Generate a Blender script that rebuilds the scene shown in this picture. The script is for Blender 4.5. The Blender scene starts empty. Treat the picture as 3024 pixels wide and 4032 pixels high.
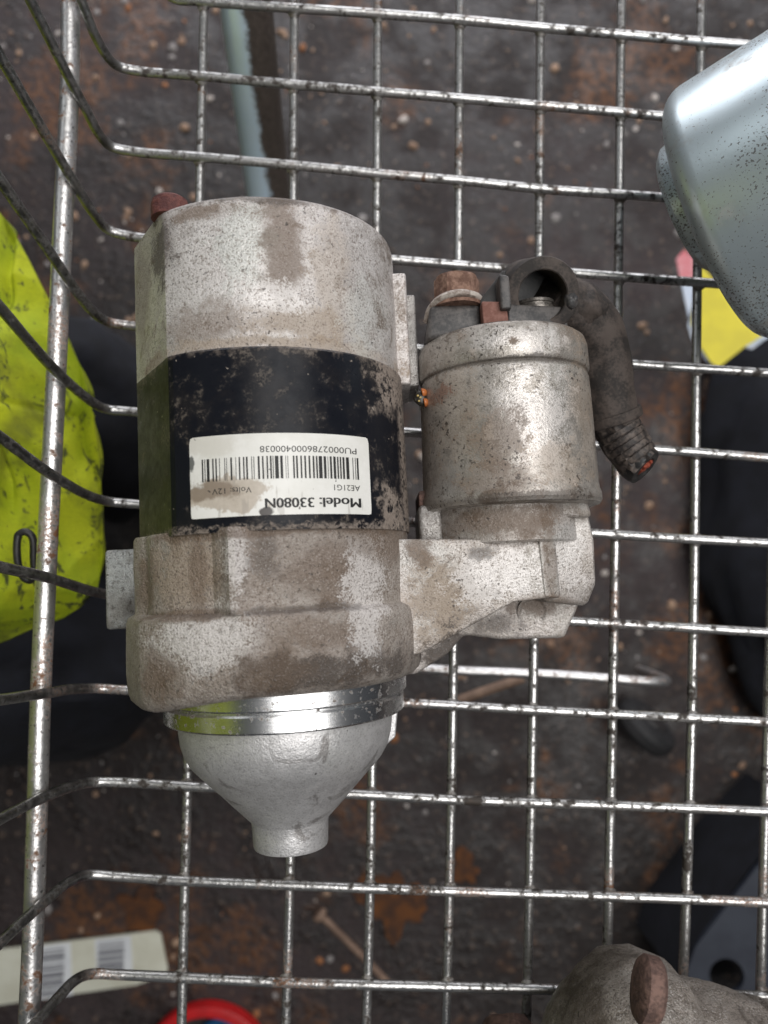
import bpy, bmesh, math, random
from mathutils import Vector, Matrix, noise
random.seed(7)
S = bpy.context.scene
COL = S.collection
rad = math.radians
MM = 0.001

# ------------------------------------------------------------------ camera
cd = bpy.data.cameras.new('camera'); cam = bpy.data.objects.new('camera', cd); COL.objects.link(cam)
cam.location = (0, 0, 0.255); cam.rotation_euler = (rad(5.0), 0, 0)
cd.sensor_fit = 'HORIZONTAL'; cd.sensor_width = 36; cd.lens = 36.04
cd.clip_start = 0.01; cd.clip_end = 50
cd.dof.use_dof = True; cd.dof.focus_distance = 0.200; cd.dof.aperture_fstop = 15
S.camera = cam
# ------------------------------------------------------------------ light: dim workshop, broad roof light overhead
w = bpy.data.worlds.new('World'); S.world = w; w.use_nodes = True
bg = w.node_tree.nodes['Background']; bg.inputs[0].default_value = (0.80, 0.88, 1.0, 1); bg.inputs[1].default_value = 0.045
def area(name, loc, target, sx, sy, power, col):
    l = bpy.data.lights.new(name, 'AREA'); l.shape = 'RECTANGLE'; l.size = sx; l.size_y = sy; l.energy = power; l.color = col
    o = bpy.data.objects.new(name, l); COL.objects.link(o); o.location = loc
    o.rotation_euler = (Vector(target) - Vector(loc)).to_track_quat('-Z', 'Y').to_euler()
    return o
area('roof_light', (0.50, 0.12, 1.5), (0.05, 0.05, 0), 1.4, 1.1, 26, (1.0, 0.985, 0.97))
area('added_floor_fill', (0.05, 1.20, 0.05), (0, 0.1, -0.25), 1.4, 0.6, 13.0, (0.95, 0.95, 1.0))  # unseen low lamp, added to brighten the far floor and fade it nearer
area('added_canister_fill', (-0.95, 0.75, 1.0), (0, 0.05, 0), 0.5, 0.5, 1.0, (0.93, 0.97, 1.0))  # unseen lamp, added to give the canister its highlight
S.view_settings.view_transform = 'Standard'; S.view_settings.look = 'None'
S.view_settings.exposure = 0.0; S.view_settings.gamma = 1; S.view_settings.use_curve_mapping = False
S.cycles.max_bounces = 6; S.cycles.use_denoising = True

# ------------------------------------------------------------------ node helpers
class NT:
    def __init__(s, name):
        s.m = bpy.data.materials.new(name); s.m.use_nodes = True
        s.t = s.m.node_tree; s.b = s.t.nodes['Principled BSDF']
        s.tc = s.t.nodes.new('ShaderNodeTexCoord'); s.co = s.tc.outputs['Object']
    def put(s, sock, v):
        if hasattr(v, 'is_output'): s.t.links.new(v, sock)
        elif isinstance(v, (tuple, list)): sock.default_value = tuple(v) if len(v) == 4 or sock.type == 'VECTOR' else (*v, 1)
        else: sock.default_value = v
    def noise(s, scale, detail=4, rough=0.55, vec=None, dist=0.0, off=(0, 0, 0), stretch=(1, 1, 1)):
        mp = s.t.nodes.new('ShaderNodeMapping'); s.t.links.new(vec or s.co, mp.inputs[0])
        mp.inputs['Location'].default_value = off; mp.inputs['Scale'].default_value = stretch
        n = s.t.nodes.new('ShaderNodeTexNoise'); s.t.links.new(mp.outputs[0], n.inputs['Vector'])
        n.inputs['Scale'].default_value = scale; n.inputs['Detail'].default_value = detail
        n.inputs['Roughness'].default_value = rough; n.inputs['Distortion'].default_value = dist
        return n.outputs[0]
    def voro(s, scale, off=(0, 0, 0)):
        mp = s.t.nodes.new('ShaderNodeMapping'); s.t.links.new(s.co, mp.inputs[0]); mp.inputs['Location'].default_value = off
        n = s.t.nodes.new('ShaderNodeTexVoronoi'); s.t.links.new(mp.outputs[0], n.inputs['Vector']); n.inputs['Scale'].default_value = scale
        return n.outputs['Distance']
    def ramp(s, v, lo, hi, a=0.0, b=1.0):
        n = s.t.nodes.new('ShaderNodeMapRange'); n.interpolation_type = 'SMOOTHSTEP'
        s.put(n.inputs[0], v); n.inputs[1].default_value = lo; n.inputs[2].default_value = hi
        n.inputs[3].default_value = a; n.inputs[4].default_value = b
        return n.outputs[0]
    def math(s, op, a, b=0.0):
        n = s.t.nodes.new('ShaderNodeMath'); n.operation = op; n.use_clamp = False
        s.put(n.inputs[0], a); s.put(n.inputs[1], b); return n.outputs[0]
    def mix(s, f, a, b, mode='MIX'):
        n = s.t.nodes.new('ShaderNodeMix'); n.data_type = 'RGBA'; n.blend_type = mode
        s.put(n.inputs[0], f); s.put(n.inputs[6], a); s.put(n.inputs[7], b); return n.outputs[2]
    def blob(s, cx, cy, rx, ry, nz, amp=1.2, soft=0.35):
        """irregular patch (mm, object space) with a noise-broken edge -> 0..1"""
        x, y, z = s.xyz()
        a = s.math('DIVIDE', s.math('SUBTRACT', x, cx*0.001), rx*0.001); b = s.math('DIVIDE', s.math('SUBTRACT', y, cy*0.001), ry*0.001)
        d = s.math('SQRT', s.math('ADD', s.math('MULTIPLY', a, a), s.math('MULTIPLY', b, b)))
        d = s.math('SUBTRACT', d, s.math('MULTIPLY', s.math('SUBTRACT', nz, 0.5), amp*3))
        return s.ramp(d, 1+soft, 1-soft)
    def xyz(s):
        n = s.t.nodes.new('ShaderNodeSeparateXYZ'); s.t.links.new(s.co, n.inputs[0]); return n.outputs
    def bump(s, h, strength=0.3, dist=0.0005, normal=None):
        n = s.t.nodes.new('ShaderNodeBump'); s.put(n.inputs['Height'], h)
        n.inputs['Strength'].default_value = strength; n.inputs['Distance'].default_value = dist
        if normal is not None: s.t.links.new(normal, n.inputs['Normal'])
        return n.outputs[0]
    def out(s, col, rough=0.5, metal=0.0, normal=None, **kw):
        s.put(s.b.inputs['Base Color'], col); s.put(s.b.inputs['Roughness'], rough); s.put(s.b.inputs['Metallic'], metal)
        if normal is not None: s.t.links.new(normal, s.b.inputs['Normal'])
        for k, v in kw.items(): s.put(s.b.inputs[k.replace('_', ' ')], v)
        return s.m

def cast_metal(name, light, mid, dirt, d_lo, d_hi, metal=0.35, rough=(0.42, 0.7), off=(0, 0, 0), speck=0.635, bumpy=0.5, pscale=42, grain=1.0, blobs=(), rim=None):
    m = NT(name)
    big = m.noise(pscale, 6, 0.62, off=off, dist=0.6)
    med = m.noise(pscale*4.5, 5, 0.65, off=off)
    fine = m.noise(2100, 3, 0.6, off=off)
    c = m.mix(m.ramp(med, 0.36, 0.62), mid, light)
    both = m.math('ADD', m.math('MULTIPLY', big, 0.66), m.math('MULTIPLY', med, 0.34))
    both = m.math('ADD', both, m.math('MULTIPLY', m.math('SUBTRACT', fine, 0.5), 0.35))
    dm = m.ramp(both, d_lo, d_hi)
    c = m.mix(dm, c, dirt)
    c = m.mix(m.ramp(m.noise(pscale*0.8, 5, 0.6, off=(off[1]+3, off[0], 2)), 0.50, 0.68, 0, 0.45), c, (0.62, 0.62, 0.59))
    c = m.mix(m.ramp(m.noise(pscale*1.3, 5, 0.7, off=(off[1]+7, off[0]+2, 1), dist=1.2), 0.57, 0.66, 0, 0.75), c, m.mix(0.45, dirt, (0.06, 0.045, 0.035)))
    nb = m.math('ADD', m.math('ADD', m.math('MULTIPLY', med, 0.40), m.math('MULTIPLY', big, 0.30)), m.math('MULTIPLY', fine, 0.30)); dtot = dm
    for (bx, by, brx, bry, bc, bf) in blobs:
        bl = m.math('MULTIPLY', m.blob(bx, by, brx, bry, nb, 2.6, 0.34), bf); c = m.mix(bl, c, bc)
        if bc[0] < 0.4: dtot = m.math('MAXIMUM', dtot, bl)
    c = m.mix(m.ramp(fine, 0.47, 0.33, 0, 0.7*grain), c, m.mix(0.5, dirt, (0.07, 0.055, 0.045)))
    c = m.mix(m.math('MULTIPLY', m.ramp(m.noise(1050, 2, 0.5, off=(3, 1, 2)), speck, speck+0.06, 0, 0.8), m.ramp(m.noise(70, 3, 0.6, off=(5, 5, 1)), 0.38, 0.62, 0.15, 1)), c, (0.04, 0.032, 0.027))
    c = m.mix(m.math('MULTIPLY', m.ramp(fine, 0.54, 0.66, 0, 0.6*grain), m.ramp(dtot, 0, 0.8, 1, 0.22)), c, (0.84, 0.80, 0.77))
    r = m.ramp(dtot, 0, 1, rough[0], rough[1])
    mt = m.ramp(dtot, 0, 1, metal, metal*0.25)
    n = m.bump(fine, bumpy, 0.00045)
    n = m.bump(med, 0.35, 0.0006, n)
    sand = m.noise(820, 3, 0.6, off=(off[2], off[0], off[1]))
    c = m.mix(m.ramp(sand, 0.44, 0.33, 0, 0.45*grain), c, m.mix(0.4, dirt, (0.03, 0.024, 0.02)))
    n = m.bump(sand, 0.55*bumpy, 0.0007, n)
    return m.out(c, r, mt, n)

M = {}
M['cap'] = cast_metal('cast_aluminium_cap', (0.68, 0.64, 0.62), (0.50, 0.46, 0.435), (0.27, 0.20, 0.145), 0.56, 0.66, off=(0.4, 0.1, 0.2), blobs=((-7, 72, 26, 14, (0.76, 0.725, 0.70), 0.6), (0.5, 80, 6, 10, (0.60, 0.605, 0.57), 0.85), (10, 78, 4.5, 14, (0.15, 0.10, 0.066), 0.75), (-20.5, 84, 4, 8, (0.055, 0.042, 0.034), 0.85), (-9, 88.5, 9, 2.4, (0.15, 0.10, 0.066), 0.8), (0, 91, 24, 1.4, (0.055, 0.042, 0.034), 0.7), (-8, 60, 10, 4.5, (0.15, 0.10, 0.066), 0.6), (12, 60, 12, 4, (0.36, 0.285, 0.215), 0.7), (9, 66, 6, 3.5, (0.76, 0.725, 0.70), 0.8), (22, 74, 5, 12, (0.36, 0.285, 0.215), 0.5), (2, 55.5, 30, 1.6, (0.36, 0.285, 0.215), 0.7), (-30, 76, 4, 14, (0.15, 0.10, 0.066), 0.55), (28, 66, 4, 10, (0.60, 0.605, 0.57), 0.5)))
M['housing'] = cast_metal('cast_aluminium_housing', (0.57, 0.525, 0.495), (0.37, 0.325, 0.29), (0.17, 0.12, 0.085), 0.57, 0.68, off=(1.3, 0.5, 0.7), bumpy=1.0, blobs=((2, -4, 60, 40, (0.25, 0.195, 0.15), 0.5), (-17, 3, 11, 8, (0.36, 0.285, 0.215), 0.75), (-9, -14, 13, 6, (0.76, 0.725, 0.70), 0.75), (17, 1, 9, 7, (0.15, 0.10, 0.066), 0.6), (14, -13, 12, 6, (0.15, 0.10, 0.066), 0.6), (16, -21.5, 18, 4.5, (0.055, 0.042, 0.034), 0.85), (-23, -22, 6, 5, (0.15, 0.10, 0.066), 0.75), (4, -20, 7, 5, (0.15, 0.10, 0.066), 0.5), (26, -5, 4, 13, (0.76, 0.725, 0.70), 0.7), (-3, 4, 2.5, 8, (0.76, 0.725, 0.70), 0.7), (3.5, 5, 3, 6, (0.055, 0.042, 0.034), 0.5), (-12.5, 3, 2, 9, (0.15, 0.10, 0.066), 0.6), (-16, -7.6, 10, 1.2, (0.15, 0.10, 0.066), 0.8), (10, -7.4, 14, 1.0, (0.055, 0.042, 0.034), 0.6), (0, 11, 34, 1.4, (0.15, 0.10, 0.066), 0.7), (31, 9, 6, 5, (0.15, 0.10, 0.066), 0.6), (-28, 0, 4, 6, (0.15, 0.10, 0.066), 0.6)))
M['arm'] = cast_metal('cast_aluminium_arm', (0.58, 0.535, 0.505), (0.41, 0.37, 0.335), (0.24, 0.185, 0.14), 0.56, 0.68, off=(2.3, 1.5, 0.7), blobs=((44, -6, 8, 12, (0.36, 0.285, 0.215), 0.8), (60, -1, 11, 6, (0.76, 0.725, 0.70), 0.8), (56, 4.5, 4, 2, (0.055, 0.042, 0.034), 0.6), (50, -22, 9, 5, (0.055, 0.042, 0.034), 0.85), (60, -16, 9, 4, (0.055, 0.042, 0.034), 0.6), (72, -11, 8, 3, (0.15, 0.10, 0.066), 0.7), (60, 12, 14, 5, (0.15, 0.10, 0.066), 0.75), (80, 14, 8, 2.5, (0.15, 0.10, 0.066), 0.5), (81, 3, 4, 8, (0.76, 0.725, 0.70), 0.5), (74, 2, 1.6, 10, (0.15, 0.10, 0.066), 0.6), (40, 6, 4, 5, (0.15, 0.10, 0.066), 0.7)))
M['solenoid'] = cast_metal('tarnished_steel', (0.50, 0.465, 0.425), (0.345, 0.315, 0.28), (0.16, 0.12, 0.09), 0.48, 0.63, metal=0.5, rough=(0.38, 0.62), off=(5.3, 2.5, 0.7), speck=0.60, bumpy=0.25, pscale=50, grain=0.45, blobs=((70, 36, 9, 16, (0.76, 0.725, 0.70), 0.55), (61, 32, 7, 7, (0.15, 0.10, 0.066), 0.6), (60, 22, 10, 5, (0.15, 0.10, 0.066), 0.55), (76, 26, 8, 6, (0.36, 0.285, 0.215), 0.5), (68, 58, 10, 3, (0.76, 0.725, 0.70), 0.5), (67, 53, 24, 1.0, (0.055, 0.042, 0.034), 0.75), (67, 17.5, 25, 1.2, (0.055, 0.042, 0.034), 0.6), (52, 40, 6, 14, (0.36, 0.285, 0.215), 0.4), (86, 38, 5, 16, (0.36, 0.285, 0.215), 0.4), (66, 57.5, 1.3, 1.3, (0.15, 0.10, 0.066), 0.9), (48, 47, 2, 2, (0.22, 0.10, 0.06), 0.7)))
M['nose'] = cast_metal('clean_cast_nose', (0.68, 0.67, 0.67), (0.58, 0.57, 0.57), (0.36, 0.34, 0.33), 0.60, 0.75, metal=0.55, rough=(0.42, 0.55), off=(4, 4, 0), speck=0.70, bumpy=0.28, grain=0.55)
M['oldcast'] = cast_metal('dirty_old_casting', (0.46, 0.41, 0.365), (0.28, 0.24, 0.205), (0.12, 0.095, 0.075), 0.47, 0.60, metal=0.2, rough=(0.6, 0.85), off=(7, 4, 1), bumpy=1.0)
M['lug'] = cast_metal('grey_plate', (0.45, 0.43, 0.41), (0.33, 0.31, 0.29), (0.17, 0.14, 0.12), 0.50, 0.65, off=(8, 1, 1))
M['tab'] = cast_metal('greasy_tab', (0.42, 0.44, 0.44), (0.30, 0.31, 0.31), (0.10, 0.09, 0.08), 0.47, 0.6, off=(9, 1, 1))

def machined():
    m = NT('machined_aluminium')
    ln = m.noise(260, 3, 0.6, stretch=(0.6, 14, 0.6))
    d = m.ramp(m.noise(700, 4, 0.6), 0.58, 0.68)
    c = m.mix(d, m.mix(ln, (0.82, 0.82, 0.82), (0.90, 0.90, 0.90)), (0.16, 0.13, 0.11))
    return m.out(c, m.ramp(d, 0, 1, 0.27, 0.6), m.ramp(d, 0, 1, 1.0, 0.1), m.bump(ln, 0.15, 0.0003))
M['machined'] = machined()

def black_band():
    m = NT('black_painted_yoke')
    x, y, z = m.xyz()
    p = m.noise(90, 5, 0.6, off=(0.2, 0.7, 0)); f = m.noise(1300, 3, 0.6); md = m.noise(330, 5, 0.65, off=(4, 0, 0))
    c = m.mix(m.ramp(p, 0.45, 0.65), (0.008, 0.009, 0.013), (0.016, 0.015, 0.017))
    dust = m.ramp(m.math('ADD', m.math('MULTIPLY', p, 0.5), m.math('MULTIPLY', md, 0.5)), 0.51, 0.64, 0, 0.4)
    c = m.mix(m.math('MULTIPLY', dust, m.ramp(f, 0.42, 0.6)), c, (0.26, 0.22, 0.18))
    # caked road dirt on the side next to the solenoid and along both joints
    side = m.ramp(m.math('ADD', x, m.math('MULTIPLY', m.math('SUBTRACT', md, 0.5), 0.018)), 0.029, 0.033, 0, 1)
    side = m.math('MULTIPLY', side, m.math('MAXIMUM', m.math('MAXIMUM', m.ramp(m.math('ADD', y, m.math('MULTIPLY', m.math('SUBTRACT', p, 0.5), 0.03)), 0.038, 0.044), m.ramp(m.math('ADD', y, m.math('MULTIPLY', m.math('SUBTRACT', p, 0.5), 0.03)), 0.024, 0.018)), m.ramp(x, 0.0355, 0.0368)))
    j1 = m.ramp(m.math('ADD', y, m.math('MULTIPLY', m.math('SUBTRACT', md, 0.5), 0.010)), 0.0525, 0.0548, 0, 0.4)
    j2 = m.ramp(m.math('ADD', y, m.math('MULTIPLY', m.math('SUBTRACT', md, 0.5), 0.008)), 0.0130, 0.0118, 0, 0.8)
    dirt = m.math('MULTIPLY', m.math('MAXIMUM', side, m.math('MAXIMUM', j1, j2)), m.ramp(m.math('ADD', m.math('MULTIPLY', md, 0.6), m.math('MULTIPLY', f, 0.4)), 0.40, 0.52))
    c = m.mix(dirt, c, m.mix(f, (0.13, 0.10, 0.08), (0.34, 0.29, 0.25)))
    c = m.mix(m.ramp(m.noise(620, 2, 0.5, off=(9, 3, 0)), 0.74, 0.77, 0, 0.7), c, (0.36, 0.31, 0.26))
    r = m.math('MAXIMUM', m.ramp(md, 0.3, 0.7, 0.27, 0.42), m.math('MULTIPLY', dirt, 0.8))
    n = m.bump(md, 0.10, 0.0004, m.bump(m.math('MULTIPLY', f, dirt), 0.5, 0.0003))
    return m.out(c, r, 0.0, n, Specular_IOR_Level=0.13)
M['black'] = black_band()

def simple(name, a, b, scale=300, rough=0.6, metal=0.0, bstr=0.3, lo=0.4, hi=0.6, fine=1200, r2=None):
    m = NT(name)
    n1 = m.noise(scale, 5, 0.6); n2 = m.noise(fine, 3, 0.6)
    c = m.mix(m.ramp(m.math('ADD', m.math('MULTIPLY', n1, 0.7), m.math('MULTIPLY', n2, 0.3)), lo, hi), a, b)
    r = rough if r2 is None else m.ramp(n1, lo, hi, rough, r2)
    return m.out(c, r, metal, m.bump(n2, bstr, 0.0003, m.bump(n1, bstr, 0.0006)))
M['weld'] = simple('weld_bead', (0.16, 0.13, 0.11), (0.40, 0.38, 0.36), 500, 0.5, 0.5, 0.5)
M['rust'] = simple('rusty_steel', (0.13, 0.066, 0.045), (0.27, 0.16, 0.115), 420, 0.8, 0.0, 0.8)
M['rust_dark'] = simple('dark_red_rust', (0.075, 0.022, 0.02), (0.14, 0.045, 0.035), 500, 0.75, 0.0, 0.8)
M['rust_brown'] = simple('brown_rust', (0.10, 0.060, 0.05), (0.21, 0.125, 0.10), 350, 0.8, 0.0, 0.9)
M['plastic'] = simple('dark_grey_plastic', (0.035, 0.034, 0.035), (0.11, 0.10, 0.095), 160, 0.5, 0.0, 0.15)
M['plastic_black'] = simple('black_plastic', (0.012, 0.012, 0.013), (0.035, 0.032, 0.030), 200, 0.45, 0.0, 0.15)
M['rubber'] = simple('dusty_brown_rubber', (0.020, 0.016, 0.014), (0.075, 0.058, 0.049), 130, 0.75, 0.0, 0.25)
M['cable'] = simple('dirty_cable', (0.022, 0.018, 0.017), (0.12, 0.095, 0.08), 420, 0.6, 0.0, 0.4)
M['red_rubber'] = simple('red_brown_fibre', (0.18, 0.075, 0.055), (0.24, 0.115, 0.09), 300, 0.75)
M['copper'] = simple('cut_copper', (0.50, 0.13, 0.075), (0.35, 0.08, 0.05), 1500, 0.4, 0.5)
M['washer'] = simple('pale_washer', (0.50, 0.45, 0.40), (0.25, 0.20, 0.17), 500, 0.6, 0.2)
M['print'] = simple('black_print', (0.012, 0.012, 0.012), (0.05, 0.045, 0.04), 700, 0.6, 0, 0, 0.5, 0.75)

def label_mat():
    m = NT('white_sticker')
    x, y, z = m.xyz()
    p = m.noise(170, 6, 0.65, off=(2.2, 0.4, 1)); f = m.noise(900, 4, 0.6)
    c = m.mix(m.ramp(p, 0.3, 0.7), (0.80, 0.79, 0.75), (0.72, 0.71, 0.66))
    # oily thumb smear over the lower left half of the sticker
    nb = m.math('ADD', m.math('MULTIPLY', p, 0.7), m.math('MULTIPLY', m.noise(420, 4, 0.6), 0.3))
    c = m.mix(m.math('MULTIPLY', m.blob(-4.5, 19.5, 10.5, 4.2, nb, 1.0, 0.12), 0.75), c, m.mix(f, (0.30, 0.23, 0.16), (0.55, 0.47, 0.38)))
    c = m.mix(m.math('MULTIPLY', m.blob(-9, 20.6, 5.5, 2.4, nb, 1.2, 0.3), 0.7), c, (0.17, 0.12, 0.08))
    c = m.mix(m.blob(4.2, 15.2, 1.6, 1.0, nb, 0.9, 0.2), c, (0.06, 0.05, 0.045))
    c = m.mix(m.math('MULTIPLY', m.blob(-13, 27.5, 0.8, 1.8, nb, 0.9, 0.2), 0.9), c, (0.08, 0.085, 0.08))
    c = m.mix(m.math('MULTIPLY', m.blob(-9, 31.5, 7, 2.6, nb, 1.0, 0.4), 0.35), c, (0.50, 0.46, 0.38))
    c = m.mix(m.ramp(m.noise(650, 2, 0.5, off=(1, 8, 0)), 0.73, 0.76, 0, 0.9), c, (0.06, 0.05, 0.045))
    sc = m.noise(400, 2, 0.5, stretch=(1.6, 0.25, 1), off=(5, 5, 5))
    c = m.mix(m.math('MULTIPLY', m.ramp(sc, 0.60, 0.66, 0, 0.35), m.ramp(y, 0.030, 0.022)), c, (0.30, 0.27, 0.24))
    return m.out(c, 0.42, 0, m.bump(p, 0.1, 0.0003))
M['label'] = label_mat()

def wire_mat(name, a, b, dirtc, lo, hi, rustamt, rough, dark_reflection=0.0):
    m = NT(name); x, y, z = m.xyz()
    big = m.noise(38, 5, 0.6); med = m.noise(330, 5, 0.65); f = m.noise(1200, 3, 0.6)
    c = m.mix(med, a, b)
    dm = m.ramp(m.math('ADD', m.math('MULTIPLY', big, 0.35), m.math('MULTIPLY', med, 0.65)), lo, hi)
    c = m.mix(dm, c, dirtc)
    rm = m.math('MULTIPLY', m.ramp(m.noise(45, 3, 0.6, off=(6, 2, 1)), rustamt, rustamt+0.1), m.ramp(f, 0.38, 0.6))
    c = m.mix(m.math('MULTIPLY', rm, 0.75), c, (0.20, 0.085, 0.035))
    c = m.mix(m.ramp(m.noise(1000, 2, 0.5, off=(3, 3, 0)), 0.64, 0.69, 0, 0.7), c, (0.03, 0.025, 0.022))
    if dark_reflection: c = m.mix(m.math('MULTIPLY', m.ramp(z, 0.006, 0.012, 0, dark_reflection), m.ramp(med, 0.25, 0.65, 1.0, 0.6)), c, (0.055, 0.052, 0.048))  # dark surroundings' reflection painted into the colour of the rising side wires
    mt = m.math('MULTIPLY', m.ramp(dm, 0, 1, 0.9, 0.25), m.ramp(rm, 0, 1, 1, 0.2))
    return m.out(c, m.ramp(dm, 0, 1, rough, 0.65), mt, m.bump(f, 0.35, 0.0002, m.bump(med, 0.45, 0.0005)))
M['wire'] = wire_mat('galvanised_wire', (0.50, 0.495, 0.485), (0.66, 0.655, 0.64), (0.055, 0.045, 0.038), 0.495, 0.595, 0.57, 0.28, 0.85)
M['rod'] = wire_mat('galvanised_rod', (0.62, 0.61, 0.60), (0.76, 0.75, 0.74), (0.16, 0.085, 0.05), 0.51, 0.62, 0.55, 0.33)
def tube_mat():
    m = NT('sky_tinted_dirty_tube'); x, y, z = m.xyz()
    p = m.noise(70, 5, 0.65); f = m.noise(420, 5, 0.65)
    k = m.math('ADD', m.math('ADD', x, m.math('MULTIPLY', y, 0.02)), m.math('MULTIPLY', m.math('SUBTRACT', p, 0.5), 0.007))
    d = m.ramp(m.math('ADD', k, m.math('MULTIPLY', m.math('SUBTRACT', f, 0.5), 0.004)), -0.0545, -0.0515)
    c = m.mix(d, m.mix(p, (0.62, 0.78, 0.95), (0.70, 0.82, 0.92)), m.mix(f, (0.018, 0.014, 0.012), (0.11, 0.085, 0.07)))  # pale blue side paints in the sky's reflection; the dark side is dirt
    return m.out(c, m.ramp(d, 0, 1, 0.30, 0.8), m.ramp(d, 0, 1, 0.25, 0.0), m.bump(m.math('MULTIPLY', f, d), 0.6, 0.001))
M['tube'] = tube_mat()

def galv():
    m = NT('zinc_plated_shell')
    p = m.noise(25, 4, 0.55); f = m.noise(1000, 3, 0.6)
    c = m.mix(p, (0.60, 0.71, 0.76), (0.70, 0.79, 0.82))
    x, y, z = m.xyz()
    pit = m.noise(1700, 2, 0.55, off=(2, 2, 2), stretch=(1, 1, 0.8))
    zone = m.ramp(m.noise(30, 3, 0.5, off=(1.1, 0.3, 0.2)), 0.34, 0.60, 0.69, 0.575)
    n = m.t.nodes.new('ShaderNodeMapRange'); m.put(n.inputs[0], pit); m.put(n.inputs[1], zone); m.put(n.inputs[2], m.math('ADD', zone, 0.03))
    pits = n.outputs[0]
    c = m.mix(m.math('MULTIPLY', pits, 0.9), c, (0.05, 0.045, 0.04))
    dust = m.ramp(m.noise(60, 5, 0.65, off=(0.2, 4, 0)), 0.53, 0.72, 0, 0.7)
    c = m.mix(dust, c, (0.33, 0.30, 0.26))
    r = m.math('MAXIMUM', m.ramp(p, 0.3, 0.7, 0.30, 0.38), m.math('MULTIPLY', m.math('MAXIMUM', dust, pits), 0.75))
    return m.out(c, r, m.ramp(m.math('MAXIMUM', dust, pits), 0, 1, 0.72, 0.1), m.bump(pits, -0.4, 0.0003, m.bump(f, 0.1, 0.0002)))
M['zinc'] = galv()

def hivis():
    m = NT('hi_vis_fabric')
    p = m.noise(22, 4, 0.6); g = m.noise(60, 5, 0.65, off=(3.1, 1.3, 0), dist=1.0)
    wv = m.noise(900, 2, 0.5, stretch=(0.35, 2.2, 1)); 
    c = m.mix(m.ramp(p, 0.35, 0.65), (0.30, 0.40, 0.006), (0.50, 0.55, 0.010))
    c = m.mix(m.ramp(wv, 0.35, 0.65, 0.0, 0.25), c, (0.22, 0.27, 0.008))
    c = m.mix(m.ramp(m.noise(35, 4, 0.6, off=(8, 2, 5)), 0.48, 0.64, 0, 0.7), c, (0.13, 0.14, 0.012))
    c = m.mix(m.ramp(m.noise(90, 5, 0.65, off=(3.1, 1.3, 0), dist=1.0, stretch=(1, 0.5, 1)), 0.575, 0.65, 0, 0.9), c, (0.022, 0.026, 0.016))
    c = m.mix(m.ramp(m.noise(260, 3, 0.6, off=(2, 9, 0), stretch=(1, 0.6, 1)), 0.64, 0.69, 0, 0.85), c, (0.03, 0.035, 0.02))
    c = m.mix(m.ramp(m.noise(120, 4, 0.6, off=(5, 1, 3), dist=2.0), 0.62, 0.66, 0, 0.7), c, (0.05, 0.06, 0.02))
    return m.out(c, 0.85, 0, m.bump(wv, 0.4, 0.0004, m.bump(p, 0.3, 0.003)))
M['hivis'] = hivis()
M['navy'] = simple('navy_cloth', (0.0030, 0.0035, 0.0065), (0.0065, 0.0075, 0.013), 60, 0.95, 0, 0.3)
M['greyblue'] = simple('blue_grey_plastic', (0.012, 0.016, 0.028), (0.022, 0.028, 0.042), 40, 0.6, 0, 0.1)
M['card'] = simple('cream_card', (0.66, 0.66, 0.55), (0.58, 0.57, 0.46), 40, 0.7, 0, 0.05)
M['cardprint'] = simple('card_print', (0.10, 0.10, 0.12), (0.16, 0.16, 0.18), 90, 0.7, 0, 0)
M['cardwhite'] = simple('card_white', (0.72, 0.74, 0.75), (0.66, 0.68, 0.70), 90, 0.7, 0, 0)
M['red'] = simple('red_plastic', (0.55, 0.012, 0.014), (0.45, 0.010, 0.012), 60, 0.4, 0, 0.05)
M['blue'] = simple('blue_plastic', (0.012, 0.10, 0.26), (0.010, 0.07, 0.18), 60, 0.4, 0, 0.05)
M['yellow'] = simple('yellow_print', (0.75, 0.64, 0.01), (0.66, 0.56, 0.01), 60, 0.5, 0, 0.1)
M['pink'] = simple('pink_print', (0.62, 0.13, 0.16), (0.72, 0.40, 0.42), 60, 0.5, 0, 0.1)
M['paleblue'] = simple('pale_blue_paper', (0.50, 0.60, 0.75), (0.62, 0.68, 0.78), 60, 0.5, 0, 0.1)
M['tan'] = simple('dull_tan_steel', (0.26, 0.17, 0.12), (0.16, 0.10, 0.07), 90, 0.7, 0, 0.2)
M['flake'] = simple('orange_rust_flake', (0.13, 0.045, 0.010), (0.05, 0.022, 0.012), 90, 0.9, 0, 0.3)
M['tyre'] = simple('castor_rubber', (0.012, 0.012, 0.013), (0.022, 0.021, 0.022), 60, 0.7, 0, 0.1)
M['hub'] = simple('castor_hub', (0.05, 0.045, 0.045), (0.02, 0.02, 0.02), 40, 0.5, 0.3, 0.1)
M['elytra'] = simple('orange_wing_case', (0.52, 0.17, 0.05), (0.44, 0.13, 0.04), 900, 0.3, 0, 0.05)
M['beetle'] = simple('beetle_black', (0.02, 0.017, 0.012), (0.03, 0.026, 0.02), 900, 0.35, 0, 0.05)
M['beetle_spot'] = simple('beetle_cream', (0.55, 0.42, 0.16), (0.5, 0.36, 0.12), 900, 0.4, 0, 0.0)
M['thread'] = simple('grey_thread', (0.22, 0.20, 0.18), (0.10, 0.09, 0.08), 900, 0.4, 0.6, 0.2)
M['seam'] = simple('grimy_stitching', (0.05, 0.06, 0.015), (0.03, 0.035, 0.012), 300, 0.9, 0, 0.1)

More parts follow.
